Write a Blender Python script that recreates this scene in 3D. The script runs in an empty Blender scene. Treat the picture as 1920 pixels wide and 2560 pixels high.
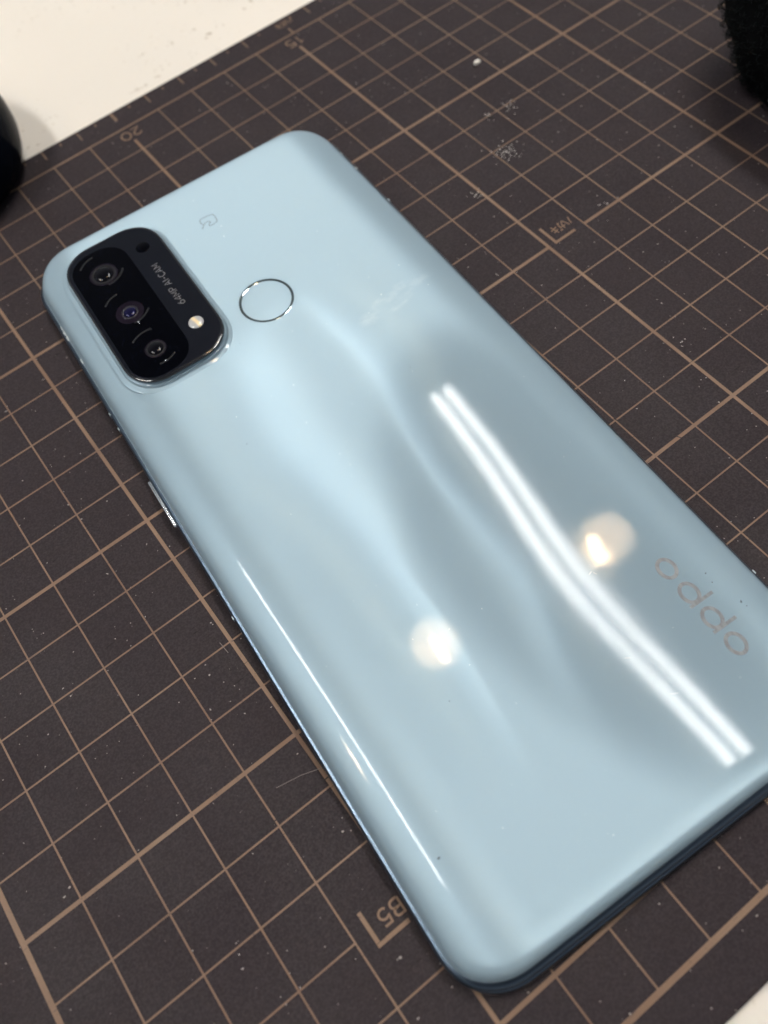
import bpy, bmesh, math, random
import numpy as np
from mathutils import Matrix, Vector
random.seed(7)
SC = bpy.context.scene
COL = SC.collection
CM = 0.01                      # everything below is written in centimetres

# ---------------------------------------------------------------- camera
R = [[0.7925553950379143, -0.6016850849345152, -0.09915142138991712],
     [-0.5760941984753887, -0.685475465277215, -0.4452402284003379],
     [0.19992853793116955, 0.4099981037399208, -0.8899045649115269]]
cd = bpy.data.cameras.new('camera')
cam = bpy.data.objects.new('camera', cd)
COL.objects.link(cam)
cam.matrix_world = Matrix(((R[0][0], -R[1][0], -R[2][0], -24.43594788759899 * CM),
                           (R[0][1], -R[1][1], -R[2][1], -18.797340959444817 * CM),
                           (R[0][2], -R[1][2], -R[2][2], 13.175833701310497 * CM),
                           (0, 0, 0, 1)))
cd.sensor_fit = 'VERTICAL'
cd.sensor_height = 5.3463
cd.lens = 4.25
cd.clip_start = 0.002
cd.clip_end = 50
cd.dof.use_dof = True
cd.dof.focus_distance = 0.142
cd.dof.aperture_fstop = 2.2
SC.camera = cam

# ---------------------------------------------------------------- world, exposure
w = bpy.data.worlds.new('World')
SC.world = w
w.use_nodes = True
bg = w.node_tree.nodes['Background']
# pale indoor surround: walls set lighter than the ceiling to brighten the phone's top
wt = w.node_tree
tcn = wt.nodes.new('ShaderNodeTexCoord'); sx = wt.nodes.new('ShaderNodeSeparateXYZ')
wt.links.new(tcn.outputs['Generated'], sx.inputs[0])
mr = wt.nodes.new('ShaderNodeMapRange'); mr.interpolation_type = 'SMOOTHSTEP'
wt.links.new(sx.outputs[2], mr.inputs[0]); mr.inputs[1].default_value = .25; mr.inputs[2].default_value = .95
mr.inputs[3].default_value = .38; mr.inputs[4].default_value = .10
wt.links.new(mr.outputs[0], bg.inputs['Strength'])
bg.inputs['Color'].default_value = (0.90, 0.95, 1.0, 1)
SC.view_settings.view_transform = 'Standard'
SC.view_settings.look = 'None'
SC.view_settings.exposure = 0.10
SC.view_settings.gamma = 1.0
TUBE_L = 96.0
TUBE_L2 = 105.0
BULB_L = 420.0

# ---------------------------------------------------------------- helpers
class NT:
    """small expression builder for shader nodes"""
    def __init__(s, mat):
        s.m = mat; s.t = mat.node_tree; s.n = s.t.nodes; s.l = s.t.links
    def put(s, sock, v):
        if isinstance(v, bpy.types.NodeSocket): s.l.new(v, sock)
        elif v is not None: sock.default_value = v
    def math(s, op, a, b=None, c=None, clamp=False):
        n = s.n.new('ShaderNodeMath'); n.operation = op; n.use_clamp = clamp
        s.put(n.inputs[0], a); s.put(n.inputs[1], b); s.put(n.inputs[2], c)
        return n.outputs[0]
    def vmath(s, op, a, b=None, scale=None):
        n = s.n.new('ShaderNodeVectorMath'); n.operation = op
        s.put(n.inputs[0], a); s.put(n.inputs[1], b)
        if scale is not None: s.put(n.inputs['Scale'], scale)
        return n.outputs[0]
    def add(s, a, b): return s.math('ADD', a, b)
    def sub(s, a, b): return s.math('SUBTRACT', a, b)
    def mul(s, a, b): return s.math('MULTIPLY', a, b)
    def div(s, a, b): return s.math('DIVIDE', a, b)
    def obj(s):
        return s.n.new('ShaderNodeTexCoord').outputs['Object']
    def xyz(s, v):
        n = s.n.new('ShaderNodeSeparateXYZ'); s.put(n.inputs[0], v); return n.outputs
    def comb(s, x, y, z):
        n = s.n.new('ShaderNodeCombineXYZ')
        s.put(n.inputs[0], x); s.put(n.inputs[1], y); s.put(n.inputs[2], z); return n.outputs[0]
    def rng(s, v, a, b, c=0.0, d=1.0, smooth=True):
        n = s.n.new('ShaderNodeMapRange')
        if smooth: n.interpolation_type = 'SMOOTHSTEP'
        s.put(n.inputs[0], v)
        for i, k in enumerate((a, b, c, d)): s.put(n.inputs[i + 1], k)
        return n.outputs[0]
    def noise(s, vec, scale, detail=2.0, rough=0.5, col=False, dist=0.0):
        n = s.n.new('ShaderNodeTexNoise'); s.put(n.inputs['Vector'], vec)
        n.inputs['Scale'].default_value = scale; n.inputs['Detail'].default_value = detail
        n.inputs['Roughness'].default_value = rough; n.inputs['Distortion'].default_value = dist
        return n.outputs[1 if col else 0]
    def voro(s, vec, scale, feature='F1'):
        n = s.n.new('ShaderNodeTexVoronoi'); n.feature = feature
        s.put(n.inputs['Vector'], vec); n.inputs['Scale'].default_value = scale
        return n.outputs[0]
    def curve(s, v, pts):
        n = s.n.new('ShaderNodeFloatCurve'); c = n.mapping.curves[0]
        n.mapping.use_clip = False
        c.points[0].location = pts[0]; c.points[1].location = pts[-1]
        for p in pts[1:-1]: c.points.new(*p)
        n.mapping.update(); s.put(n.inputs['Value'], v); return n.outputs[0]
    def mix(s, f, a, b):
        n = s.n.new('ShaderNodeMix'); n.data_type = 'RGBA'
        s.put(n.inputs[0], f)
        s.put(n.inputs[6], a if isinstance(a, bpy.types.NodeSocket) else (*a, 1))
        s.put(n.inputs[7], b if isinstance(b, bpy.types.NodeSocket) else (*b, 1))
        return n.outputs[2]
    def bump(s, h, strength, dist, normal=None):
        n = s.n.new('ShaderNodeBump'); n.inputs['Strength'].default_value = strength
        n.inputs['Distance'].default_value = dist; s.put(n.inputs['Height'], h)
        if normal: s.put(n.inputs['Normal'], normal)
        return n.outputs[0]

def mat(name, color=(.5, .5, .5), rough=.5, metal=0.0, coat=0.0, coat_rough=.03, spec=.5, emit=None, estr=0):
    m = bpy.data.materials.new(name); m.use_nodes = True
    b = m.node_tree.nodes['Principled BSDF']
    b.inputs['Base Color'].default_value = (*color, 1)
    b.inputs['Roughness'].default_value = rough
    b.inputs['Metallic'].default_value = metal
    b.inputs['Coat Weight'].default_value = coat
    b.inputs['Coat Roughness'].default_value = coat_rough
    b.inputs['Specular IOR Level'].default_value = spec
    if emit:
        b.inputs['Emission Color'].default_value = (*emit, 1)
        b.inputs['Emission Strength'].default_value = estr
    return m, b, NT(m)

def empty(name, loc, rz=0.0):
    o = bpy.data.objects.new(name, None)
    o.empty_display_size = .01
    o.location = [c * CM for c in loc]; o.rotation_euler = (0, 0, rz)
    COL.objects.link(o); return o

def tag(o, label=None, cat=None, group=None, kind=None):
    if label: o['label'] = label
    if cat: o['category'] = cat
    if group: o['group'] = group
    if kind: o['kind'] = kind
    return o

def obj(name, verts, faces, material, parent=None, smooth=True, loc=None, rz=0):
    me = bpy.data.meshes.new(name)
    me.from_pydata([tuple(c * CM for c in v) for v in verts], [], faces)
    me.validate(); me.update()
    bm = bmesh.new(); bm.from_mesh(me)
    bmesh.ops.recalc_face_normals(bm, faces=bm.faces); bm.to_mesh(me); bm.free()
    if material: me.materials.append(material)
    if smooth:
        me.polygons.foreach_set('use_smooth', [True] * len(me.polygons))
    o = bpy.data.objects.new(name, me); COL.objects.link(o)
    if parent: o.parent = parent
    if loc: o.location = [c * CM for c in loc]
    if rz: o.rotation_euler = (0, 0, rz)
    return o

def rrect(hw, hl, r, n=24, side=(30, 60), cx=0, cy=0, power=2.3):
    """rounded rectangle outline, counter clockwise, constant vertex count"""
    pts = []
    r = max(min(r, hw - 1e-4, hl - 1e-4), 1e-3)
    corners = [(hw - r, hl - r, 0), (-hw + r, hl - r, 90), (-hw + r, -hl + r, 180), (hw - r, -hl + r, 270)]
    for i, (x, y, a0) in enumerate(corners):
        for k in range(n + 1):
            a = math.radians(a0 + 90 * k / n); c, s_ = math.cos(a), math.sin(a)
            e = 2 / power
            pts.append((cx + x + r * math.copysign(abs(c) ** e, c), cy + y + r * math.copysign(abs(s_) ** e, s_)))
        nx, ny, a1 = corners[(i + 1) % 4]
        a = math.radians(a1); c, s_ = round(math.cos(a)), round(math.sin(a))
        p0 = pts[-1]; p1 = (cx + nx + r * c, cy + ny + r * s_)
        m_ = side[0] if i % 2 == 0 else side[1]
        for k in range(1, m_):
            pts.append((p0[0] + (p1[0] - p0[0]) * k / m_, p0[1] + (p1[1] - p0[1]) * k / m_))
    return pts

def loft(rings, cap_top=True, cap_bot=True):
    """rings: lists of 3D points of equal length"""
    n = len(rings[0]); v = [p for r in rings for p in r]; f = []
    for k in range(len(rings) - 1):
        for i in range(n):
            j = (i + 1) % n
            f.append((k * n + i, k * n + j, (k + 1) * n + j, (k + 1) * n + i))
    if cap_bot: f.append(tuple(range(n))[::-1])
    if cap_top: f.append(tuple((len(rings) - 1) * n + i for i in range(n)))
    return v, f

def lathe(prof, n=48, cx=0, cy=0, top=True, bot=True):
    rings = [[(cx + r * math.cos(2 * math.pi * i / n), cy + r * math.sin(2 * math.pi * i / n), z) for i in range(n)] for r, z in prof]
    return loft(rings, top, bot)

def box(x0, x1, y0, y1, z0, z1):
    v = [(x, y, z) for z in (z0, z1) for x, y in ((x0, y0), (x1, y0), (x1, y1), (x0, y1))]
    return v, [(3, 2, 1, 0), (4, 5, 6, 7), (0, 1, 5, 4), (1, 2, 6, 5), (2, 3, 7, 6), (3, 0, 4, 7)]

def merge(parts):
    V, F = [], []
    for v, f in parts:
        o = len(V); V += v; F += [tuple(i + o for i in q) for q in f]
    return V, F

def ribbon(path, width, zf, h=0.0, closed=False):
    """flat printed stroke along path with mitred joints"""
    n = len(path); V = []; F = []
    for i, p in enumerate(path):
        a = path[i - 1] if (i > 0 or closed) else None
        b = path[(i + 1) % n] if (i < n - 1 or closed) else None
        def dirn(u, v):
            d = math.hypot(v[0] - u[0], v[1] - u[1]) or 1e-9
            return ((v[0] - u[0]) / d, (v[1] - u[1]) / d)
        d0 = dirn(a, p) if a else dirn(p, b); d1 = dirn(p, b) if b else d0
        nx, ny = -(d0[1] + d1[1]), d0[0] + d1[0]
        L = math.hypot(nx, ny) or 1e-9; nx /= L; ny /= L
        m_ = min(1.8, 1 / max(.3, nx * -d0[1] + ny * d0[0])) * width / 2
        for s_ in (1, -1):
            q = (p[0] + nx * m_ * s_, p[1] + ny * m_ * s_)
            V.append((q[0], q[1], zf(*q) + h))
    for i in range(n if closed else n - 1):
        j = (i + 1) % n
        F.append((2 * i, 2 * i + 1, 2 * j + 1, 2 * j))
    return V, F

def arc(cx, cy, rx, ry, a0, a1, n=16):
    return [(cx + rx * math.cos(math.radians(a0 + (a1 - a0) * k / n)), cy + ry * math.sin(math.radians(a0 + (a1 - a0) * k / n))) for k in range(n + 1)]

# glyph strokes in a unit-height box: x to the right, y up
G = {
 '0': (.78, [(arc(.39, .5, .36, .46, 0, 345, 24), True)]),
 '1': (.45, [([(.02, .78), (.24, .96), (.24, .04)], False)]),
 '2': (.72, [(arc(.35, .69, .3, .27, 165, -35, 12) + [(.06, .05), (.68, .05)], False)]),
 '4': (.74, [([(.58, .04), (.58, .96), (.05, .32), (.72, .32)], False)]),
 '5': (.72, [([(.64, .95), (.14, .95), (.10, .56)] + arc(.35, .34, .31, .29, 125, -140, 16), False)]),
 '6': (.72, [([(.52, .96), (.14, .52)] + [], False), (arc(.36, .32, .3, .28, 0, 345, 20), True)]),
 'A': (.76, [([(.03, .04), (.38, .96), (.73, .04)], False), ([(.16, .32), (.60, .32)], False)]),
 'B': (.72, [([(.08, .04), (.08, .96), (.42, .96)] + arc(.44, .74, .2, .22, 90, -90, 8) + [(.42, .52)], False), ([(.08, .52), (.46, .52)] + arc(.46, .28, .22, .24, 90, -90, 8) + [(.08, .04)], False)]),
 'C': (.76, [(arc(.42, .5, .36, .46, 48, 312, 20), False)]),
 'I': (.22, [([(.11, .04), (.11, .96)], False)]),
 'M': (.88, [([(.08, .04), (.08, .94), (.44, .3), (.80, .94), (.80, .04)], False)]),
 'P': (.66, [([(.08, .04), (.08, .95), (.40, .95)] + arc(.42, .7, .2, .25, 90, -90, 8) + [(.08, .45)], False)]),
 '-': (.44, [([(.06, .46), (.38, .46)], False)]),
 ' ': (.30, []),
 'ハ': (.95, [([(.32, .86), (.26, .5), (.06, .1)], False), ([(.60, .88), (.76, .5), (.92, .1)], False)]),
 'ガ': (.98, [([(.08, .64), (.74, .64), (.70, .28), (.62, .08), (.46, .14)], False), ([(.40, .94), (.36, .5), (.08, .06)], False), ([(.74, .98), (.82, .80)], False), ([(.90, 1.0), (.98, .84)], False)]),
 'キ': (.98, [([(.14, .62), (.80, .76)], False), ([(.06, .30), (.90, .46)], False), ([(.38, .98), (.60, .04)], False)]),
}

def text(s, place, h, stroke, zf, gap=.14, squeeze=1.0):
    """place(u,v) -> plan position, returns one mesh per character"""
    out = []; x = 0
    for ch in s:
        wd, strokes = G[ch]
        parts = []
        for path, closed in strokes:
            parts.append(ribbon([place((x + px * squeeze) * h, py * h) for px, py in path], stroke, zf, closed=closed))
        if parts: out.append(merge(parts))
        x += (wd + gap) * squeeze
    return out

# ---------------------------------------------------------------- desk
m_desk, b, N = mat('desk_laminate', (.83, .765, .66), .42)
P = N.obj()
sp1 = N.rng(N.noise(P, 260, 3, .6), .655, .72)
sp2 = N.rng(N.noise(P, 28, 2, .5), .50, .62)
fine = N.rng(N.noise(P, 700, 2, .5), .66, .74)
dirt = N.math('MAXIMUM', N.mul(sp1, sp2), N.mul(N.mul(fine, sp2), .8))
basec = N.mix(N.rng(N.noise(P, 12, 3), .35, .7), (.745, .705, .645), (.715, .680, .625))
N.put(b.inputs['Base Color'], N.mix(N.mul(dirt, .95), basec, (.42, .36, .29)))
N.put(b.inputs['Roughness'], N.rng(N.noise(P, 40, 3), .3, .7, .34, .5))
N.put(b.inputs['Normal'], N.bump(N.noise(P, 900, 3), .12, .0003))
dv, df = box(-75, 55, -60, 60, -2.7, -.22)
desk = obj('desk_top', dv, df, m_desk, smooth=False)
tag(desk, kind='structure')

# ---------------------------------------------------------------- cutting mat
m_mat, b, N = mat('mat_vinyl', (.055, .045, .048), .62, spec=.13)
P = N.obj()
Ps = N.vmath('MULTIPLY', P, (25.0, 260.0, 1.0))          # fine knife cuts run along the ruler
cuts = N.rng(N.noise(Ps, 6.0, 4, .65), .64, .69)
where = N.rng(N.noise(P, 22, 2), .42, .62)
cut = N.mul(cuts, where)
blot = N.rng(N.noise(P, 30, 4, .6), .35, .75)
grain = N.noise(P, 2600, 2, .6)
c1 = N.mix(blot, (.0145, .0104, .0132), (.0200, .0150, .0180))
c2 = N.mix(N.rng(grain, .3, .75), c1, (.029, .0235, .0265))
spk = N.rng(N.noise(P, 1500, 1, .5), .76, .80)
c3 = N.mix(N.mul(spk, .55), c2, (.42, .40, .38))
N.put(b.inputs['Base Color'], N.mix(N.mul(cut, .75), c3, (.006, .005, .005)))
N.put(b.inputs['Roughness'], N.rng(N.noise(P, 60, 4), .3, .7, .54, .70))
bn = N.bump(grain, .22, .0002)
N.put(b.inputs['Normal'], N.bump(cut, -.5, .0002, bn))
m_mat_edge = mat('mat_core', (.02, .03, .025), .7)[0]

X0, X1, Y0, Y1 = -31.0, 1.0, -21.78, .80
mat_root = empty('cutting_mat', (-15, -10.5, -.22))
tag(mat_root, 'dark brown cutting mat printed with a copper centimetre grid, under the phone', 'cutting mat')
MX, MY = -15, -10.5
ringz = [(0, 0), (0, .19), (.02, .215), (.05, .22)]
out = []
for d, z in ringz:
    out.append([(x, y, z) for x, y in rrect((X1 - X0) / 2 - d, (Y1 - Y0) / 2 - d, .5 - d, 8, (4, 4), (X0 + X1) / 2 - MX, (Y0 + Y1) / 2 - MY, 2.0)])
v, f = loft(out)
sheet = obj('sheet', v, f, m_mat, mat_root, smooth=False)

m_ink, b, N = mat('copper_ink', (.31, .185, .125), .5, spec=.15)
P = N.obj()
Ps = N.vmath('MULTIPLY', P, (25.0, 260.0, 1.0))
wear = N.rng(N.noise(P, 900, 3, .65), .60, .72)
wearbig = N.rng(N.noise(P, 35, 2), .35, .65)
cuts = N.rng(N.noise(Ps, 6.0, 4, .65), .62, .68)
wv = N.math('MAXIMUM', N.mul(wear, wearbig), N.mul(cuts, .8))
tone = N.mix(N.rng(N.noise(P, 50, 2), .3, .7), (.142, .090, .062), (.184, .125, .087))
N.put(b.inputs['Base Color'], N.mix(N.mul(wv, .85), tone, (.07, .052, .05)))
N.put(b.inputs['Roughness'], .5)
N.put(b.inputs['Normal'], N.bump(N.noise(P, 2600, 2), .2, .0002))

TH, TK, TB = .029, .068, .046
def hline(y, xa, xb, t, z=.2230):   # along the ruler
    return box(xa - MX, xb - MX, y - t / 2 - MY, y + t / 2 - MY, .2195, z)
def vline(x, ya, yb, t, z=.2222):
    return box(x - t / 2 - MX, x + t / 2 - MX, ya - MY, yb - MY, .2195, z)
fine_l, bold_l = [], []
for k in range(0, 31):
    x = -k
    if k == 30: bold_l.append(vline(x, -21.04, 0, .088)); continue
    if k == 0: bold_l.append(vline(x, -21.04, 0, .088)); continue
    if k % 5 == 0: bold_l.append(vline(x, -21, -.57, TK))
    else: fine_l.append(vline(x, -21, 0, TH))
for k in range(1, 21):
    y = -k
    t = TK if k % 5 == 0 else TH
    lst = bold_l if k % 5 == 0 else fine_l
    segs = [(-30, 0)]
    if k == 10: segs = [(-30, -15), (-14, 0)]
    if k == 18: segs = [(-30, -26), (-25, 0)]
    for a, c in segs: lst.append(hline(y, a, c, t, .2230 if t == TH else .2236))
bold_l.append(hline(0, -30.04, 0.04, TB, .2240)); bold_l.append(hline(-21, -30.04, .04, .088, .2240))
v, f = merge(fine_l); o = obj('thin_grid_lines', v, f, m_ink, mat_root, smooth=False); o['kind'] = 'stuff'
v, f = merge(bold_l); o = obj('bold_grid_lines', v, f, m_ink, mat_root, smooth=False); o['kind'] = 'stuff'
tk = []
for k in range(0, 61):
    x = -k / 2
    if abs(x + 15) < .3: 
        continue
    if k % 2 == 0: tk.append(vline(x, .39, .74, .07 if k % 10 == 0 else .035))
    else: tk.append(vline(x, .58, .685, .035))
tk.append(vline(-14.8, 0.03, .27, .05))
v, f = merge(tk); o = obj('ruler_ticks', v, f, m_ink, mat_root, smooth=False); o['kind'] = 'stuff'
flat = lambda x, y: .2246
def matplace(x0, y0):
    return lambda u, v_: (x0 - u - MX, y0 - v_ - MY)
def matprint(s, x0, y0, h, st, name, **k):
    for v, f in text(s, matplace(x0, y0), h, st, flat, **k):
        obj(name, v, f, m_ink, mat_root, smooth=False)
matprint('20', -19.69, -.155, .31, .040, 'numeral', gap=.16, squeeze=1.05)
matprint('15', -14.79, -.155, .33, .040, 'numeral', gap=.12, squeeze=1.05)
matprint('B5', -25.14, -17.86, .25, .036, 'marker_letter', gap=.16)
matprint('ハガキ', -14.12, -9.60, .24, .026, 'marker_letter', gap=-.02, squeeze=.82)
matprint('ハガキ', -14.50, .66, .27, .030, 'marker_letter', gap=-.06, squeeze=.72)
for cx, cy in ((-14.8, -10.0), (-25.73, -18.23)):
    v, f = ribbon([(cx - MX, cy + .52 - MY), (cx - MX, cy - MY), (cx + .54 - MX, cy - MY)], .065, flat)
    obj('size_corner_mark', v, f, m_ink, mat_root, smooth=False)

# ---------------------------------------------------------------- phone
HW, HL, RC = 3.74, 8.28, 1.02
PH = empty('smartphone', (-20.936 + .002, -11.851 + .03, 0.004), math.radians(86.2 - 90))
tag(PH, 'pale glossy blue smartphone lying face down on the dark cutting mat', 'smartphone')
ZT = .82
def zsurf(s, t):
    """height of the glossy back at plan position s (across), t (along)"""
    def dist_in():
        qx = abs(s) - (HW - RC); qy = abs(t) - (HL - RC)
        if qx > 0 and qy > 0: return RC - (qx ** 2.3 + qy ** 2.3) ** (1 / 2.3)
        return min(HW - abs(s), HL - abs(t))
    # long edges curve gently and wide, the short edges less
    a = max(0.0, (abs(s) - 2.55) / (HW - 2.55)); z = ZT - .26 * a ** 2.3
    c = max(0.0, (abs(t) - 7.75) / (HL - 7.75)); z -= .07 * c ** 2.2
    d = max(0.0, dist_in())
    if d < .24:
        z -= .19 * (1 - d / .24) ** 3.0
    # very slight twist of the plate
    g = math.exp(-((t + 4.1) / 2.6) ** 2)
    z -= .015 * s * g * max(0.0, 1 - (s / 3.7) ** 2)
    return z

def zedge(x, y, d):
    a = max(0.0, (abs(x) - 2.55) / (HW - 2.55)); z = ZT - .26 * a ** 2.3
    c = max(0.0, (abs(y) - 7.75) / (HL - 7.75)); z -= .07 * c ** 2.2
    if d < .24: z -= .19 * (1 - d / .24) ** 3.0
    g = math.exp(-((y + 4.1) / 2.6) ** 2)
    return z - .015 * x * g * max(0.0, 1 - (x / 3.7) ** 2)

ds = [0, .004, .01, .02, .035, .055, .08, .11, .14, .175, .21, .25, .3, .36, .42, .5, .58, .66, .75, .85, .95, 1.05, 1.15, 1.3, 1.45, 1.6, 1.8, 2.0, 2.2, 2.4, 2.6, 2.8, 3.0, 3.2, 3.4, 3.55, 3.66]
rings = []
def low_end(pts, z):
    """the bottom end of the phone slopes: higher rings sit further in"""
    sh = .13 * min(1.0, max(0.0, (z - .15) / .26)); out_ = []
    for x, y in pts:
        k = min(1.0, max(0.0, (-HL + RC - y) / RC)); k = k * k * (3 - 2 * k)
        out_.append((x, y + sh * k))
    return out_
CI = .075
def outline(d, n=24, side=(40, 110)):
    r = RC - d * (RC - .05) / 3.7 if d > .0 else RC
    if d < .9: r = RC - d * .55
    else: r = max(.04, (RC - .495) * (1 - (d - .9) / 2.9))
    return rrect(HW - d, HL - d, r, n, side)
for zz, dd in ((.405, .045), (.415, .012), (.435, .002)):
    rings.append([(x, y, zz) for x, y in low_end(outline(dd + CI), .5)])
for k, d in enumerate(ds):
    ring_ = []
    o0 = outline(d + CI)
    for (x, y), (X_, Y_) in zip(o0, low_end(o0, .5)):
        kk = max(0.0, 1 - d / 1.2)
        yy = y + (Y_ - y) * kk
        q1 = max(0.0, 1 - d / .30) ** 3.0
        ring_.append((x, yy, zsurf(x, yy) if False else zedge(x, y, d)))
    rings.append(ring_)
v, f = loft(rings, True, False)
m_back, b, N = mat('pearl_blue_glass', (.250, .342, .410), .27, metal=1.0, coat=1.0, coat_rough=.012, spec=.0)
b.inputs['Coat IOR'].default_value = 1.18
P = N.obj()
xyz = N.xyz(N.vmath('SCALE', P, scale=100.0))
S, T = xyz[0], xyz[1]
# relief of the reflective film under the clear layer (slope across the phone)
tn = N.rng(T, -8.3, 8.3, 0, 1, smooth=False)
def tc(pts):
    return [((t + 8.3) / 16.6, y) for t, y in pts]
sA = N.sub(N.curve(tn, tc([(-8.3, .50), (-5.2, .51), (-3.6, .546), (-2.5, .548), (-1.36, .5485), (0, .567), (1.5, .594), (3.2, .581), (8.3, .58)])), .5)
sA = N.mul(sA, 10.0)
sB = N.mul(N.sub(N.curve(tn, tc([(-8.3, .34), (-6.5, .37), (-4.5, .40), (-2.5, .405), (-.1, .392), (.8, .380), (1.8, .388), (3.4, .405), (8.3, .43)])), .5), 10.0)
wid = N.sub(sA, sB)
u = N.div(N.sub(S, sB), wid)
pw = N.curve(tn, tc([(-8.3, .30), (-3.4, .30), (-2.6, .40), (-1.6, .80), (-.8, .97), (0, .98), (8.3, 1.0)]))   # skew of the hump
pw = N.mul(pw, 1.75)
uc = N.math('POWER', N.math('MAXIMUM', N.math('MINIMUM', u, 1.0), 0.0001), pw)
hump = N.mul(N.mul(N.mul(uc, N.sub(1.0, uc)), 4.0), .072)
right = N.rng(N.sub(u, 1.0), 0.0, .7, 0.0, -.14, smooth=False)
left = N.rng(N.mul(u, -1.0), 0.0, .8, 0.0, -.15, smooth=False)
D = N.add(N.add(hump, right), left)
Rq = N.add(N.sub(.065, N.mul(S, .046)), N.mul(N.math('MAXIMUM', T, -7.0), .005))
fade = N.mul(N.rng(T, 4.6, 3.2), N.rng(S, -3.3, -2.4))
fade = N.mul(fade, N.rng(T, -8.2, -6.0, .35, 1.0))
slope = N.mul(N.add(Rq, D), fade)
micro = N.mul(N.sub(N.noise(P, 5200, 1, .5), .5), .05)
slope = N.add(slope, N.mul(micro, fade))
tr = N.n.new('ShaderNodeVectorTransform'); tr.vector_type = 'NORMAL'; tr.convert_from = 'OBJECT'; tr.convert_to = 'WORLD'
N.put(tr.inputs[0], N.comb(slope, 0.0, 0.0))
geo = N.n.new('ShaderNodeNewGeometry')
cross = N.n.new('ShaderNodeVectorTransform'); cross.vector_type = 'VECTOR'; cross.convert_from = 'OBJECT'; cross.convert_to = 'WORLD'
N.put(cross.inputs[0], (1.0, 0.0, 0.0))
cn = N.vmath('NORMALIZE', cross.outputs[0])
ytr = N.n.new('ShaderNodeVectorTransform'); ytr.vector_type = 'VECTOR'; ytr.convert_from = 'OBJECT'; ytr.convert_to = 'WORLD'
N.put(ytr.inputs[0], (0.0, 1.0, 0.0))
yn = N.vmath('NORMALIZE', ytr.outputs[0])
slope_t = N.mul(N.sub(-.150, N.mul(T, .036)), fade)
nrm = N.vmath('NORMALIZE', N.vmath('ADD', geo.outputs['Normal'], N.vmath('ADD', N.vmath('SCALE', cn, scale=slope), N.vmath('SCALE', yn, scale=slope_t))))
N.put(b.inputs['Normal'], nrm)
along = N.n.new('ShaderNodeVectorTransform'); along.vector_type = 'VECTOR'; along.convert_from = 'OBJECT'; along.convert_to = 'WORLD'
N.put(along.inputs[0], (0.0, 1.0, 0.0))
N.put(b.inputs['Tangent'], N.vmath('NORMALIZE', along.outputs[0]))
b.inputs['Anisotropic'].default_value = .70
# greasy finger marks and fine scuffs on the clear layer
wob = N.mul(N.sub(N.noise(P, 90, 3), .5), .9)
fing = N.mul(N.rng(N.add(T, 0.0), -3.70, -3.76), N.rng(T, -7.4, -5.6, .25, 1))
fs = N.vmath('MULTIPLY', P, (1.0, .35, 1.0))
print_tex = N.rng(N.noise(fs, 1900, 3, .6, dist=1.0), .35, .65)
hair = N.rng(N.noise(N.vmath('MULTIPLY', P, (40.0, 2.0, 1.0)), 14, 3, .6, dist=.6), .60, .66)
greasy = N.rng(N.noise(P, 55, 3, .6), .50, .68)
N.put(b.inputs['Coat Roughness'], N.add(N.add(.008, N.mul(N.mul(print_tex, fing), .045)), N.add(N.mul(hair, .02), N.mul(greasy, .010))))
# wiped smear near the upper middle
su = N.add(N.mul(N.sub(S, 2.1), .93), N.mul(N.sub(T, 2.45), .15))
st = N.add(N.mul(N.sub(S, 2.1), -.15), N.mul(N.sub(T, 2.45), .93))
ell = N.add(N.math('POWER', N.math('ABSOLUTE', N.div(su, .85)), 2.0), N.math('POWER', N.math('ABSOLUTE', N.div(st, .26)), 2.0))
sm = N.mul(N.rng(N.add(ell, wob), 1.2, .5), N.rng(N.noise(N.vmath('MULTIPLY', P, (.8, 1.4, 1.0)), 260, 6, .62), .40, .80))
N.put(b.inputs['Base Color'], N.mix(N.mul(sm, .13), (.250, .342, .410), (.85, .9, .92)))
b2 = N.n.new('ShaderNodeBsdfPrincipled')
for k_, v_ in (('Roughness', .42), ('Metallic', .24), ('Specular IOR Level', 0.0), ('Coat Weight', 1.0), ('Coat IOR', 1.18)):
    b2.inputs[k_].default_value = v_
for k_ in ('Base Color', 'Coat Roughness'):
    N.l.new(b.inputs[k_].links[0].from_socket, b2.inputs[k_])
# broad pearl facets: tilted to catch the lamps, turned away right of middle to darken it
es = N.div(N.sub(S, 2.1), 2.9); et = N.div(N.add(T, 3.4), 5.0)
dark_tilt = N.rng(N.add(N.mul(es, es), N.mul(et, et)), 1.20, .05, .12, .60)
ft = N.add(N.sub(-.155, N.mul(T, .040)), dark_tilt)
fs_ = N.mul(Rq, 1.0)
em = N.rng(N.math('ABSOLUTE', S), 3.6, 2.2)
ax_ = N.vmath('SCALE', cn, scale=N.mul(fs_, em)); al_ = N.vmath('SCALE', N.vmath('NORMALIZE', along.outputs[0]), scale=N.mul(ft, em))
N.put(b2.inputs['Normal'], N.vmath('NORMALIZE', N.vmath('ADD', geo.outputs['Normal'], N.vmath('ADD', ax_, al_))))
mx = N.n.new('ShaderNodeMixShader')
edge = N.mul(N.rng(N.math('ABSOLUTE', S), 2.7, 1.9), N.rng(T, 4.2, 2.6))
N.put(mx.inputs[0], N.mul(edge, N.rng(T, -7.0, -3.4, .0, .036)))
N.l.new(b2.outputs[0], mx.inputs[1]); N.l.new(b.outputs[0], mx.inputs[2])
N.l.new(mx.outputs[0], N.n['Material Output'].inputs[0])
b.inputs['Roughness'].default_value = .262
back = obj('back_cover', v, f, m_back, PH)

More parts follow.
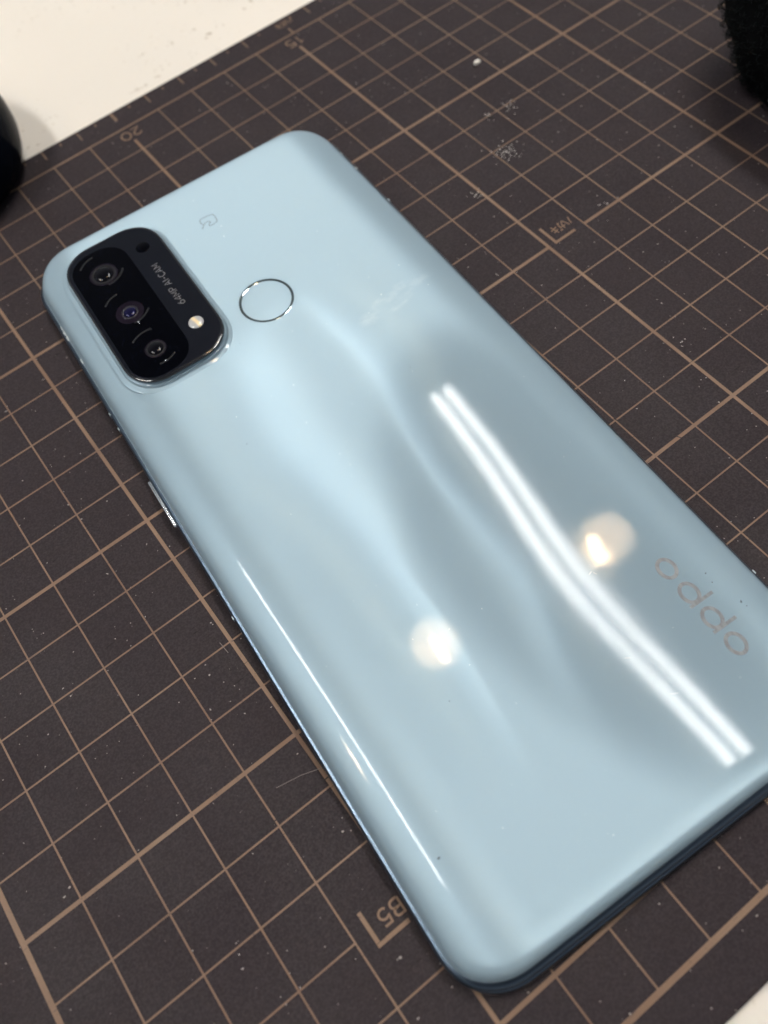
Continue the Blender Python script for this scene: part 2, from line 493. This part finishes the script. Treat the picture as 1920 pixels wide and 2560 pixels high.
# frame, seam and front glass
m_seam = mat('seam_black', (.012, .014, .02), .35)[0]
m_frame, b, N = mat('polished_blue_frame', (.07, .095, .13), .29, metal=1.0, coat=.1)
m_glass = mat('screen_glass_edge', (.012, .014, .018), .06, coat=1.0)[0]
def band(name, prof, m, closed_bottom=False):
    rs = [[(x, y, z) for x, y in low_end(outline(d), z)] for d, z in prof]
    v, f = loft(rs, False, closed_bottom)
    return obj(name, v, f, m, PH)
band('seam', [(.16, .43), (.095, .415), (.078, .405), (.078, .37), (.16, .365)], m_seam)
fr = band('frame', [(.12, .385), (.050, .386), (.034, .380), (.018, .365), (.006, .345), (.004, .325), (.010, .308), (.035, .300), (.038, .285), (.014, .278), (.002, .262), (.000, .24), (.004, .20), (.020, .165), (.05, .145), (.12, .14)], m_frame)
band('screen_glass', [(.10, .142), (.062, .140), (.05, .12), (.05, .07), (.08, .03), (.16, .0)], m_glass, True)

# antenna breaks in the frame
m_ant = mat('antenna_plastic', (.45, .55, .62), .3)[0]
for s_, t_ in ((-1, 3.87), (-1, 3.44), (-1, -1.27), (1, 5.2), (1, -5.6)):
    x = s_ * (HW - .006)
    v, f = box(x - .012, x + .010, t_ - .035, t_ + .035, .262, .37)
    obj('antenna_line', v, f, m_ant, PH, smooth=False)
for sx in (-3.30, 3.3):
    v, f = box(sx - .035, sx + .035, -HL + .02 + .11, -HL + .17, .262, .37)
# side button
m_btn = mat('brushed_steel', (.62, .66, .70), .22, metal=1.0)[0]
def pill(cx, cy, cz, hl_, r, depth, n=10):
    prof = [(cy + hl_ - r + r * math.sin(math.radians(a)), r * math.cos(math.radians(a))) for a in np.linspace(0, 90, n)]
    out_ = []
    loop = [(cy + (hl_ - r) * sg + r * math.sin(a_), r * math.cos(a_)) for sg, a_ in [(1, math.radians(a)) for a in np.linspace(0, 180, n * 2)] + [(-1, math.radians(a)) for a in np.linspace(180, 360, n * 2)]]
    rr = []
    for dx, k in ((0, 1), (-depth * .8, 1), (-depth, .7)):
        rr.append([(cx + dx, cy + (y - cy) * (1 - (1 - k) * .04), cz + z * k) for y, z in loop])
    return loft(rr)
v, f = pill(-HW + .02, 1.47, .305, .58, .048, .075)
obj('side_button', v, f, m_btn, PH)
# bottom sockets on the short end (out of the picture's depth, but part of the frame)
v, f = lathe([(.16, 0), (.16, .02)], 24)
# frayed protective film bits on the rim
m_chip = mat('frayed_clear_film', (.40, .46, .48), .45, coat=.2)[0]
def chip(s_, t_, sgn, ln, wd):
    cv, cf = [], []; n_ = 5
    for i in range(n_ + 1):
        tt = t_ + ln * (i / n_ - .5); o2 = wd * (.35 + .65 * random.random()) * (0 if i in (0, n_) else 1)
        cv.append((s_ - sgn * .02, tt, .45)); cv.append((s_ + sgn * o2, tt + random.uniform(-.02, .02), .44 + random.uniform(-.02, .02)))
        cv.append((s_ - sgn * .02, tt, .425))
    for i in range(n_):
        a = 3 * i
        cf.append((a, a + 1, a + 4, a + 3)); cf.append((a + 1, a + 2, a + 5, a + 4))
    obj('film_chip', cv, cf, m_chip, PH, smooth=False)
EX = HW - CI
for t_, ln, wd in ((6.40, .14, .02), (6.25, .18, .03), (6.08, .14, .025), (5.35, .16, .015)):
    chip(-EX, t_, -1, ln, wd)
for t_, ln, wd in ((7.02, .14, .02), (6.42, .10, .035)):
    chip(EX, t_, 1, ln, wd)

# camera bump
BX, BY, BW, BL = -1.985, 5.47, 1.055, 2.04
m_skirt, b, N = mat('bump_skirt', (.26, .35, .40), .3, metal=.1, coat=1.0, coat_rough=.02, spec=.1)
b.inputs['Coat IOR'].default_value = 1.25
m_plate, b, N = mat('black_camera_glass', (.0035, .0045, .0085), .30, coat=1.0, coat_rough=.02, spec=.1)
b.inputs['Coat IOR'].default_value = 1.18
m_rim = mat('black_rim', (.006, .007, .010), .12, coat=1.0)[0]
m_panel, b, N = mat('lens_panel_print', (.0008, .0010, .0022), .2, coat=1.0, coat_rough=.01, spec=.0)
b.inputs['Coat IOR'].default_value = 1.16
m_grey = mat('grey_print', (.0075, .008, .0105), .5, spec=.15)[0]
def bumpring(d, z, r=.74): return [(x, y, z) for x, y in rrect(BW - d, BL - d, r - d * .8, 20, (8, 16), BX, BY, 2.2)]
v, f = loft([bumpring(-.16, .812), bumpring(-.13, .824), bumpring(-.07, .830), bumpring(-.055, .836), bumpring(-.045, .872), bumpring(-.035, .880), bumpring(-.012, .884), bumpring(0, .892), bumpring(.0, .930)], True, False)
obj('camera_bump_skirt', v, f, m_back, PH)
cam_part = loft([bumpring(-.004, .930), bumpring(-.012, .938), bumpring(-.012, .968), bumpring(.0, .980), bumpring(.022, .985), bumpring(.034, .983)], True, True)
plate_rim = obj('camera_plate_rim', *cam_part, m_rim, PH)
v, f = loft([bumpring(.035, .9832), bumpring(.04, .9852), bumpring(.06, .9856)], True, False)
plate = obj('camera_plate', v, f, m_plate, PH)
ZP = .986
v, f = loft([[(x, y, ZP + .0004) for x, y in rrect(.62, 1.90, .58, 16, (6, 12), -2.32, 5.42, 2.2)],
             [(x, y, ZP + .0008) for x, y in rrect(.615, 1.895, .575, 16, (6, 12), -2.32, 5.42, 2.2)]], True, False)
obj('lens_panel', v, f, m_panel, plate)
zf = lambda x, y: ZP + .0013
m_lensglass, b, N = mat('lens_glass', (.003, .003, .005), .1, coat=1.0, coat_rough=.0, spec=.0)
b.inputs['Coat IOR'].default_value = 1.25
m_lens_blue, b, N = mat('coated_lens', (.006, .006, .030), .3, metal=.4, coat=1.0, coat_rough=.0, spec=.0)
b.inputs['Coat IOR'].default_value = 1.2
m_lens_ring = mat('lens_ring_metal', (.03, .03, .037), .4, metal=.8)[0]
m_lens_pur = mat('lens_well', (.006, .004, .009), .4, spec=.05)[0]
def lens(cx, cy, ro, rw, ri, dy, blue=False, a0=(90, 142), a1=(-93, -28)):
    ring = empty('camera_lens', (cx, cy, 0)); ring.parent = PH
    def sub(name, vf, m): return obj(name, vf[0], vf[1], m, ring)
    zl = lambda x, y: ZP + .0014
    arcs = merge([ribbon(arc(0, 0, ro, ro, a0[0], a0[1], 20), .042, zl), ribbon(arc(0, 0, ro, ro, a1[0], a1[1], 24), .042, zl)])
    sub('arc_mark', arcs, m_grey)
    sub('lens_well', lathe([(rw, ZP + .0012), (rw * .98, ZP + .0018)], 40, 0, dy, bot=False), m_lens_pur)
    sub('lens_ring', lathe([(ri * 1.55, ZP + .0018), (ri * 1.52, ZP + .006), (ri * 1.28, ZP + .006), (ri * 1.25, ZP + .002)], 40, 0, dy, top=False, bot=False), m_lens_ring if blue else m_grey)
    pr = [(ri * 1.2 * math.cos(math.radians(a)), ZP + .0016 + .05 * ri / .15 * math.sin(math.radians(a))) for a in (0, 12, 25, 38, 52, 66, 78, 86)]
    sub('front_element', lathe(pr, 32, 0, dy, bot=False), m_lens_blue if blue else m_lensglass)
lens(-2.35, 6.73, .455, .30, .17, -.13)
lens(-2.335, 5.48, .455, .29, .11, -.15, True, (92, 140), (-95, -38))
lens(-2.315, 4.24, .46, .22, .125, -.06, False, (71, 132), (-102, -55))
v, f = lathe([(.15, ZP + .0012), (.148, ZP + .002)], 32, -1.36, 6.76, bot=False)
obj('light_sensor_window', v, f, m_panel, plate)
m_flash, b, N = mat('flash_diffuser', (.62, .60, .54), .35, coat=1.0, coat_rough=.02)
P = N.obj(); q_ = N.xyz(N.vmath('SCALE', P, scale=100.0))
core = N.rng(N.math('ABSOLUTE', N.add(N.sub(q_[0], -1.365), N.mul(N.sub(q_[1], 4.257), .2))), .012, .06, 1.0, 0.0)
N.put(b.inputs['Base Color'], N.mix(core, (.42, .42, .42), (.80, .64, .38)))
pr = [(.155 * math.cos(math.radians(a)), ZP + .001 + .035 * math.sin(math.radians(a))) for a in (0, 10, 22, 35, 50, 65, 80, 87)]
v, f = lathe(pr, 36, -1.372, 4.257, bot=False)
obj('flash', v, f, m_flash, plate)
m_pr = mat('plate_print', (.16, .16, .17), .4, coat=.6)[0]
for v, f in text('64MP AI-CAM', lambda a, c: (-1.300 - c, 4.845 + a), .150, .0150, zf, gap=.16, squeeze=1.015):
    obj('plate_letter', v, f, m_pr, plate, smooth=False)
for x_, y_ in ((-2.30, 4.99), (-2.28, 3.80)):
    v, f = lathe([(.022, ZP + .001), (.014, ZP + .009), (.004, ZP + .011)], 10, x_, y_, bot=False)
    obj('lens_glint_dot', v, f, m_btn, plate)

# fingerprint reader
FX, FY, FR = .058, 4.012, .545
m_chrome = mat('chrome_bevel', (.40, .47, .48), .08, metal=1.0)[0]
m_fp, b, N = mat('reader_pad', (.30, .395, .445), .4, metal=.13, coat=1.0, coat_rough=.03, spec=0)
b.inputs['Coat IOR'].default_value = 1.18
v, f = lathe([(FR + .05, .8195), (FR + .03, .8235), (FR + .012, .8240)], 72, FX, FY, False, False)
obj('reader_lip', v, f, m_back, PH)
v, f = lathe([(FR + .014, .8242), (FR + .008, .8262), (FR - .002, .8262), (FR - .036, .8222), (FR - .04, .8205)], 96, FX, FY, False, False)
obj('reader_bevel_ring', v, f, m_chrome, PH)
v, f = lathe([(FR - .038, .8208), (FR - .05, .8225), (.3, .8222), (.02, .8222)], 72, FX, FY, True, False)
obj('fingerprint_pad', v, f, m_back, PH)

# printed marks on the back
zb = lambda x, y: zsurf(x, y) + .0016
m_mark = mat('thin_grey_print', (.055, .07, .08), .4)[0]
path = [(.001, 6.693), (-.014, 6.735), (-.016, 6.784), (-.004, 6.83), (.022, 6.857), (.10, 6.863), (.20, 6.857), (.277, 6.842), (.306, 6.825), (.317, 6.79), (.316, 6.71), (.306, 6.63), (.288, 6.59), (.258, 6.573), (.19, 6.561), (.13, 6.561), (.106, 6.575), (.100, 6.598), (.108, 6.618), (.140, 6.634), (.163, 6.658), (.155, 6.693), (.128, 6.708), (.09, 6.708), (.045, 6.697), (.005, 6.665), (-.035, 6.625), (-.071, 6.580)]
def smooth_path(p, n=5):
    out_ = []
    for i in range(len(p) - 1):
        a, b_, c, d = p[max(i - 1, 0)], p[i], p[i + 1], p[min(i + 2, len(p) - 1)]
        for k in range(n):
            t = k / n
            out_.append(tuple(.5 * (2 * b_[m] + (c[m] - a[m]) * t + (2 * a[m] - 5 * b_[m] + 4 * c[m] - d[m]) * t * t + (3 * b_[m] - a[m] - 3 * c[m] + d[m]) * t ** 3) for m in (0, 1)))
    return out_ + [p[-1]]
v, f = ribbon(smooth_path(path), .015, zb)
obj('contactless_mark', v, f, m_mark, PH, smooth=False)
m_logo, b, N = mat('mirror_foil_print', (.33, .31, .34), .5, metal=.2, spec=.2)
P = N.obj()
N.put(b.inputs['Base Color'], N.mix(N.rng(N.noise(N.vmath('MULTIPLY', P, (1, .3, 1)), 1500, 2, .6), .42, .6), (.125, .135, .150), (.175, .190, .208)))
def letter_o(tc_): return ribbon(arc(2.460, tc_, .132, .169, 0, 352, 40), .062, zb, closed=True)
def letter_p(tc_):
    bowl = ribbon(arc(2.460, tc_ + .0, .132, .169, 0, 352, 40), .062, zb, closed=True)
    ts = tc_ - .19
    stem = ribbon([(2.305, ts), (2.45, ts), (2.60, ts), (2.757, ts)], .056, lambda x, y: zb(x, y) + .0006)
    return merge([bowl, stem])
for tc_, fn in ((-6.345, letter_o), (-5.845, letter_p), (-5.345, letter_p), (-4.840, letter_o)):
    v, f = fn(tc_)
    obj('logo_letter', v, f, m_logo, PH, smooth=False)

# dust and lint on the glossy back
m_lint = mat('pale_lint', (.7, .74, .76), .7)[0]
m_speck = mat('dark_speck', (.05, .06, .07), .7)[0]
def flecks(pts, m, name, parent, zfun, hmin=.002):
    V, F = [], []
    for (x, y, ln, wd, an) in pts:
        o_ = len(V); ca, sa = math.cos(an), math.sin(an); n_ = 7
        for k in range(n_):
            a_ = 2 * math.pi * k / n_; rr = random.uniform(.7, 1.2)
            px, py = ln / 2 * math.cos(a_) * rr, wd / 2 * math.sin(a_) * rr
            X, Y = x + px * ca - py * sa, y + px * sa + py * ca
            V.append((X, Y, zfun(X, Y) + hmin))
        V.append((x, y, zfun(x, y) + hmin + min(ln, wd) * .5))
        for k in range(n_): F.append((o_ + k, o_ + (k + 1) % n_, o_ + n_))
    o = obj(name, V, F, m, parent, smooth=False); o['kind'] = 'stuff'; return o
pts = [(random.uniform(-3, 3), random.uniform(-7.8, 7.8), random.uniform(.006, .03), random.uniform(.004, .009), random.uniform(0, 3.1)) for _ in range(70)]
pts += [(1.95, 2.7, .05, .01, .6), (-.55, 1.9, .02, .02, 0), (.29, 6.4, .03, .012, 1.4), (.20, 6.1, .04, .010, 1.3), (1.45, -4.2, .10, .008, .3), (1.5, -4.25, .08, .008, 2.0), (1.0, -5.6, .12, .006, -.6), (1.2, -6.4, .14, .006, -.5)]
flecks(pts, m_lint, 'lint_specks', PH, zb)
pts = [(2.891, -5.244, .03, .02, 0), (2.866, -5.415, .035, .02, 1), (3.0, -5.9, .05, .03, 1), (3.02, -6.0, .03, .02, 0), (-3.0, -6.3, .05, .03, 0), (-1.9, 1.3, .03, .012, 1.3), (-1.6, -4.6, .02, .015, 0), (-.9, 3.4, .02, .01, 0), (1.42, .9, .015, .01, 0), (2.7, -6.9, .03, .02, 0)]
flecks(pts, m_speck, 'dark_specks', PH, zb)

# ---------------------------------------------------------------- dust, lint and gouges on the mat
m_dust = mat('white_dust', (.62, .60, .58), .8)[0]
zt = lambda x, y: .2215
pts = []
for _ in range(60):
    x, y = random.uniform(-31, -6), random.uniform(-21.5, .6)
    d = random.choice([.006, .007, .008, .010, .014])
    pts.append((x - MX, y - MY, d * random.uniform(1, 2.2), d, random.uniform(0, 3.1)))
for cx, cy, n_, r_ in ((-12.7, -6.05, 26, .30), (-13.25, -6.0, 14, .18), (-13.75, -7.2, 60, .34), (-15.1, -7.75, 16, .2), (-14.8, -13.5, 6, .2), (-13.3, -9.9, 5, .3), (-12.2, -4.35, 8, .1)):
    for _ in range(n_):
        a_, q_ = random.uniform(0, 6.28), abs(random.gauss(0, r_ * .6))
        pts.append((cx + q_ * math.cos(a_) - MX, cy + q_ * math.sin(a_) - MY, random.uniform(.012, .05), random.uniform(.008, .02), random.uniform(0, 3.1)))
flecks(pts, m_dust, 'dust_specks', mat_root, zt)
# shallow gouges: dark torn pits
m_pit = mat('torn_vinyl', (.015, .013, .014), .9)[0]
pts = []
for cx, cy, n_, r_ in ((-12.26, -4.36, 14, .13), (-12.75, -6.02, 20, .35), (-13.25, -6.05, 16, .2), (-13.75, -7.15, 26, .32), (-15.1, -7.75, 8, .15), (-12.75, -2.9, 5, .1)):
    for _ in range(n_):
        a_, q_ = random.uniform(0, 6.28), abs(random.gauss(0, r_ * .55))
        pts.append((cx + q_ * math.cos(a_) - MX, cy + q_ * math.sin(a_) - MY, random.uniform(.03, .11), random.uniform(.012, .035), random.uniform(-.3, .5)))
flecks(pts, m_pit, 'torn_pits', mat_root, zt, .0)
# long knife cuts
m_cutline = mat('knife_cut', (.012, .010, .011), .9)[0]
parts = []
for _ in range(70):
    x, y = random.uniform(-30, -8), random.uniform(-20, -8)
    ln = random.uniform(.2, 1.6); an = random.gauss(.03, .05)
    parts.append(ribbon([(x - MX, y - MY), (x + ln * math.cos(an) / 2 - MX, y + ln * math.sin(an) / 2 - MY + random.uniform(-.01, .01)), (x + ln * math.cos(an) - MX, y + ln * math.sin(an) - MY)], random.uniform(.004, .008), lambda a, c: .2252))
for x, y, ln, an in ((-17.0, -13.95, .25, -1.2), (-16.6, -14.6, .5, -1.1), (-26.3, -15.9, 1.6, .02)):
    parts.append(ribbon([(x - MX, y - MY), (x + ln * math.cos(an) - MX, y + ln * math.sin(an) - MY)], .02, lambda a, c: .2252))
v, f = merge(parts)
o = obj('knife_cuts', v, f, m_cutline, mat_root, smooth=False); o['kind'] = 'stuff'
m_scr = mat('pale_scratch', (.11, .095, .09), .6)[0]
parts = [ribbon([(-25.72 - MX, -15.50 - MY), (-25.3 - MX, -15.585 - MY), (-24.97 - MX, -15.70 - MY)], .010, lambda a, c: .2254),
         ribbon([(-25.17 - MX, -12.9 - MY), (-25.15 - MX, -13.15 - MY)], .012, lambda a, c: .2254)]
for v, f in parts: obj('pale_scratch', v, f, m_scr, mat_root, smooth=False)

# white crumb in a nick of the mat
m_crumb = mat('white_crumb', (.75, .72, .66), .8)[0]
bm = bmesh.new(); bmesh.ops.create_icosphere(bm, subdivisions=3, radius=.075 * CM)
for q_ in bm.verts:
    n_ = 1 + .25 * math.sin(q_.co.x * 9000) * math.cos(q_.co.y * 7000 + 1) + random.uniform(-.08, .08)
    q_.co = Vector((q_.co.x * 1.25 * n_, q_.co.y * .8 * n_, q_.co.z * .6 * n_))
me = bpy.data.meshes.new('crumb'); bm.to_mesh(me); bm.free(); me.materials.append(m_crumb)
cr = bpy.data.objects.new('crumb', me); COL.objects.link(cr); cr.location = (-12.24 * CM, -4.37 * CM, .045 * CM)
tag(cr, 'tiny white crumb lying in a dark nick of the cutting mat', 'crumb')

# ---------------------------------------------------------------- glossy black rounded device at the left edge
DV = empty('black_mouse', (-24.6, 2.24, -.22))
tag(DV, 'glossy black rounded mouse at the left edge, standing half on the pale desk', 'mouse')
m_blk, b, N = mat('glossy_black_shell', (.003, .004, .007), .3, coat=.5, coat_rough=.02, spec=.0)
b.inputs['Coat IOR'].default_value = 1.12
m_base = mat('grey_underside', (.03, .03, .034), .4)[0]
def superell(a, rx, ry, p=2.4):
    c, s_ = math.cos(a), math.sin(a); e = 2 / p
    return rx * math.copysign(abs(c) ** e, c), ry * math.copysign(abs(s_) ** e, s_)
rs = []
for zz, k in ((.22, .86), (.30, .92), (.5, .97), (.8, 1.0), (1.1, 1.0), (1.4, .985), (1.7, .95), (2.0, .89), (2.3, .80), (2.55, .68), (2.75, .53), (2.88, .36), (2.95, .18), (2.97, .03)):
    rs.append([(*superell(2 * math.pi * i / 64, 2.6 * k, 3.0 * k, 2.2), zz) for i in range(64)])
v, f = loft(rs); obj('shell', v, f, m_blk, DV)
rs = []
for zz, k in ((.0, .80), (.03, .84), (.24, .86)):
    rs.append([(*superell(2 * math.pi * i / 64, 2.6 * k, 3.0 * k, 2.2), zz) for i in range(64)])
v, f = loft(rs); obj('base', v, f, m_base, DV)

# ---------------------------------------------------------------- black fluffy pouch at the top right corner
PX, PY = -7.0, -10.8
FP = empty('fluffy_pouch', (PX, PY, 0.005))
tag(FP, 'black curly fleece pouch in the top right corner, lying on the mat', 'pouch')
m_fl, b, N = mat('black_fleece', (.002, .0025, .003), 1.0, spec=.1)
m_curl = mat('black_curl', (.005, .007, .0075), .8, spec=.15)[0]
rs = []; nseg = 56
def prad(a, z):
    k = math.sqrt(max(0.0, 1 - ((z / 2.0 - 1.3) / 1.75) ** 2))
    lump = 1 + .03 * math.sin(5 * a + z * 2) + .02 * math.sin(11 * a - z * 3)
    x, y = superell(a, 2.35, 3.0, 2.5)
    return x * k * lump, y * k * lump
zs = [z * 2.0 for z in (.0, .1, .3, .6, .9, 1.2, 1.5, 1.8, 2.1, 2.4, 2.65, 2.85, 2.98, 3.03)]
for z in zs:
    rs.append([(*prad(2 * math.pi * i / nseg, z), z) for i in range(nseg)])
v, f = loft(rs); obj('pouch_body', v, f, m_fl, FP)
V, F = [], []
for _ in range(3800):
    a = random.uniform(0, 2 * math.pi); z = random.uniform(.05, 5.9)
    x, y = prad(a, z); nx, ny, nz = math.cos(a), math.sin(a), (z / 2.0 - 1.3) / 1.75
    L_ = math.sqrt(nx * nx + ny * ny + nz * nz); nx /= L_; ny /= L_; nz /= L_
    th_ = random.uniform(0, 6.28); r_ = random.uniform(.05, .12); ph = random.uniform(0, 6.28)
    t1 = Vector((nx, ny, nz)).orthogonal().normalized(); t1.rotate(Matrix.Rotation(th_, 3, Vector((nx, ny, nz))))
    t2 = Vector((nx, ny, nz)).cross(t1); up = Vector((nx, ny, nz))
    pts3 = []
    for k in range(8):
        u_ = k / 7 * random.uniform(3.6, 4.2)
        pts3.append(Vector((x, y, z)) + t1 * r_ * math.cos(u_ + ph) + (t2 * .5 + up * .8).normalized() * r_ * math.sin(u_ + ph) + up * (.02 + .03 * k / 7))
    o_ = len(V); wd = random.uniform(.007, .013)
    for k, p in enumerate(pts3):
        d = (pts3[min(k + 1, 7)] - pts3[max(k - 1, 0)]).normalized(); s1 = d.orthogonal().normalized(); s2 = d.cross(s1)
        for j in range(3):
            aa = 2 * math.pi * j / 3
            V.append(tuple(p + s1 * wd * math.cos(aa) + s2 * wd * math.sin(aa)))
    for k in range(7):
        for j in range(3):
            F.append((o_ + 3 * k + j, o_ + 3 * k + (j + 1) % 3, o_ + 3 * k + 3 + (j + 1) % 3, o_ + 3 * k + 3 + j))
o = obj('curly_pile', V, F, m_curl, FP); o['kind'] = 'stuff'

# ---------------------------------------------------------------- ceiling lamps that light the desk (seen in the phone's gloss)
PR = 0.0
CX, CY = -20.936, -11.851
def ploc(a, c, z):   # phone-axes position -> world
    return (CX + a * math.cos(PR) - c * math.sin(PR), CY + a * math.sin(PR) + c * math.cos(PR), z)
m_house = mat('white_enamel', (.8, .82, .82), .4)[0]
m_tube = mat('lit_tube', (0, 0, 0), .5, emit=(1.0, .99, .96), estr=TUBE_L)[0]
m_tube2 = mat('lit_tube_far', (0, 0, 0), .5, emit=(1.0, .99, .96), estr=TUBE_L2)[0]
m_cap = mat('tube_cap', (.6, .6, .6), .4, metal=.6)[0]
def twin_tube(p0, p1, label, mt, sep=4.4, rad=1.25):
    """p0,p1: ends in phone axes at the lamp height"""
    H = 190
    dx, dy = p1[0] - p0[0], p1[1] - p0[1]; L_ = math.hypot(dx, dy)
    root = empty('fluorescent_fitting', ploc((p0[0] + p1[0]) / 2, (p0[1] + p1[1]) / 2, H), PR + math.atan2(dy, dx))
    tag(root, label, 'ceiling lamp', 'twin fluorescent fittings over the desk')
    v, f = box(-L_ / 2 - 3, L_ / 2 + 3, -8, 8, 2.2, 7.5); obj('housing', v, f, m_house, root, smooth=False)
    for sg in (-1, 1):
        rs = [[(xx, sg * sep / 2 + rad * math.cos(2 * math.pi * i / 20), rad * math.sin(2 * math.pi * i / 20)) for i in range(20)] for xx in (-L_ / 2 + 1, L_ / 2 - 1)]
        v, f = loft(rs); obj('tube', v, f, mt, root)
        for e in (-1, 1):
            rs = [[(xx, sg * sep / 2 + rad * 1.02 * math.cos(2 * math.pi * i / 20), rad * 1.02 * math.sin(2 * math.pi * i / 20)) for i in range(20)] for xx in (e * (L_ / 2 - 1), e * (L_ / 2 + 1))]
            v, f = loft(rs); obj('tube_cap', v, f, m_cap, root)
twin_tube((67.4, -18.3), (78.9, 106.9), 'twin tube fitting right of the phone, nearer row', m_tube)
twin_tube((-86, 6), (-83, 116), 'twin tube fitting left of the phone, farther row', m_tube2)

m_can = mat('downlight_reflector', (.75, .66, .55), .35, emit=(1.0, .77, .54), estr=28.0)[0]
m_bulb = mat('warm_bulb', (0, 0, 0), .5, emit=(1.0, .72, .42), estr=BULB_L)[0]
def downlight(a, c, rad, label, oa, oc, rz):
    root = empty('downlight', ploc(a, c, 190), PR)
    tag(root, label, 'ceiling lamp', 'round downlights over the desk')
    v, f = lathe([(rad + 1.2, 0), (rad + 1.2, -.5), (rad, -.5), (rad, 0), (rad * .9, 3), (rad * .6, 6), (rad * .3, 7)], 40, top=True, bot=False)
    obj('reflector', v, f, m_can, root)
    rs = []
    for zz, k in ((-4.0, .05), (-3.8, .5), (-3.3, .85), (-2.6, 1), (2.6, 1), (3.3, .85), (3.8, .5), (4.0, .05)):
        rs.append([(oa + zz * math.cos(rz) - 1.0 * k * math.cos(2 * math.pi * i / 16) * math.sin(rz), oc + zz * math.sin(rz) + 1.0 * k * math.cos(2 * math.pi * i / 16) * math.cos(rz), 2.0 + 1.0 * k * math.sin(2 * math.pi * i / 16)) for i in range(16)])
    v, f = loft(rs); obj('bulb', v, f, m_bulb, root)
downlight(32.4, 48.0, 6.6, 'round downlight nearest above the phone, left of the tubes', .6, -1.5, math.radians(80))
downlight(82.3, 40.9, 5.0, 'round downlight right of the near tubes', -1.5, -.8, math.radians(80))
downlight(-118, 52, 6.6, 'round downlight beyond the far tubes on the left', 0, 0, math.radians(80))
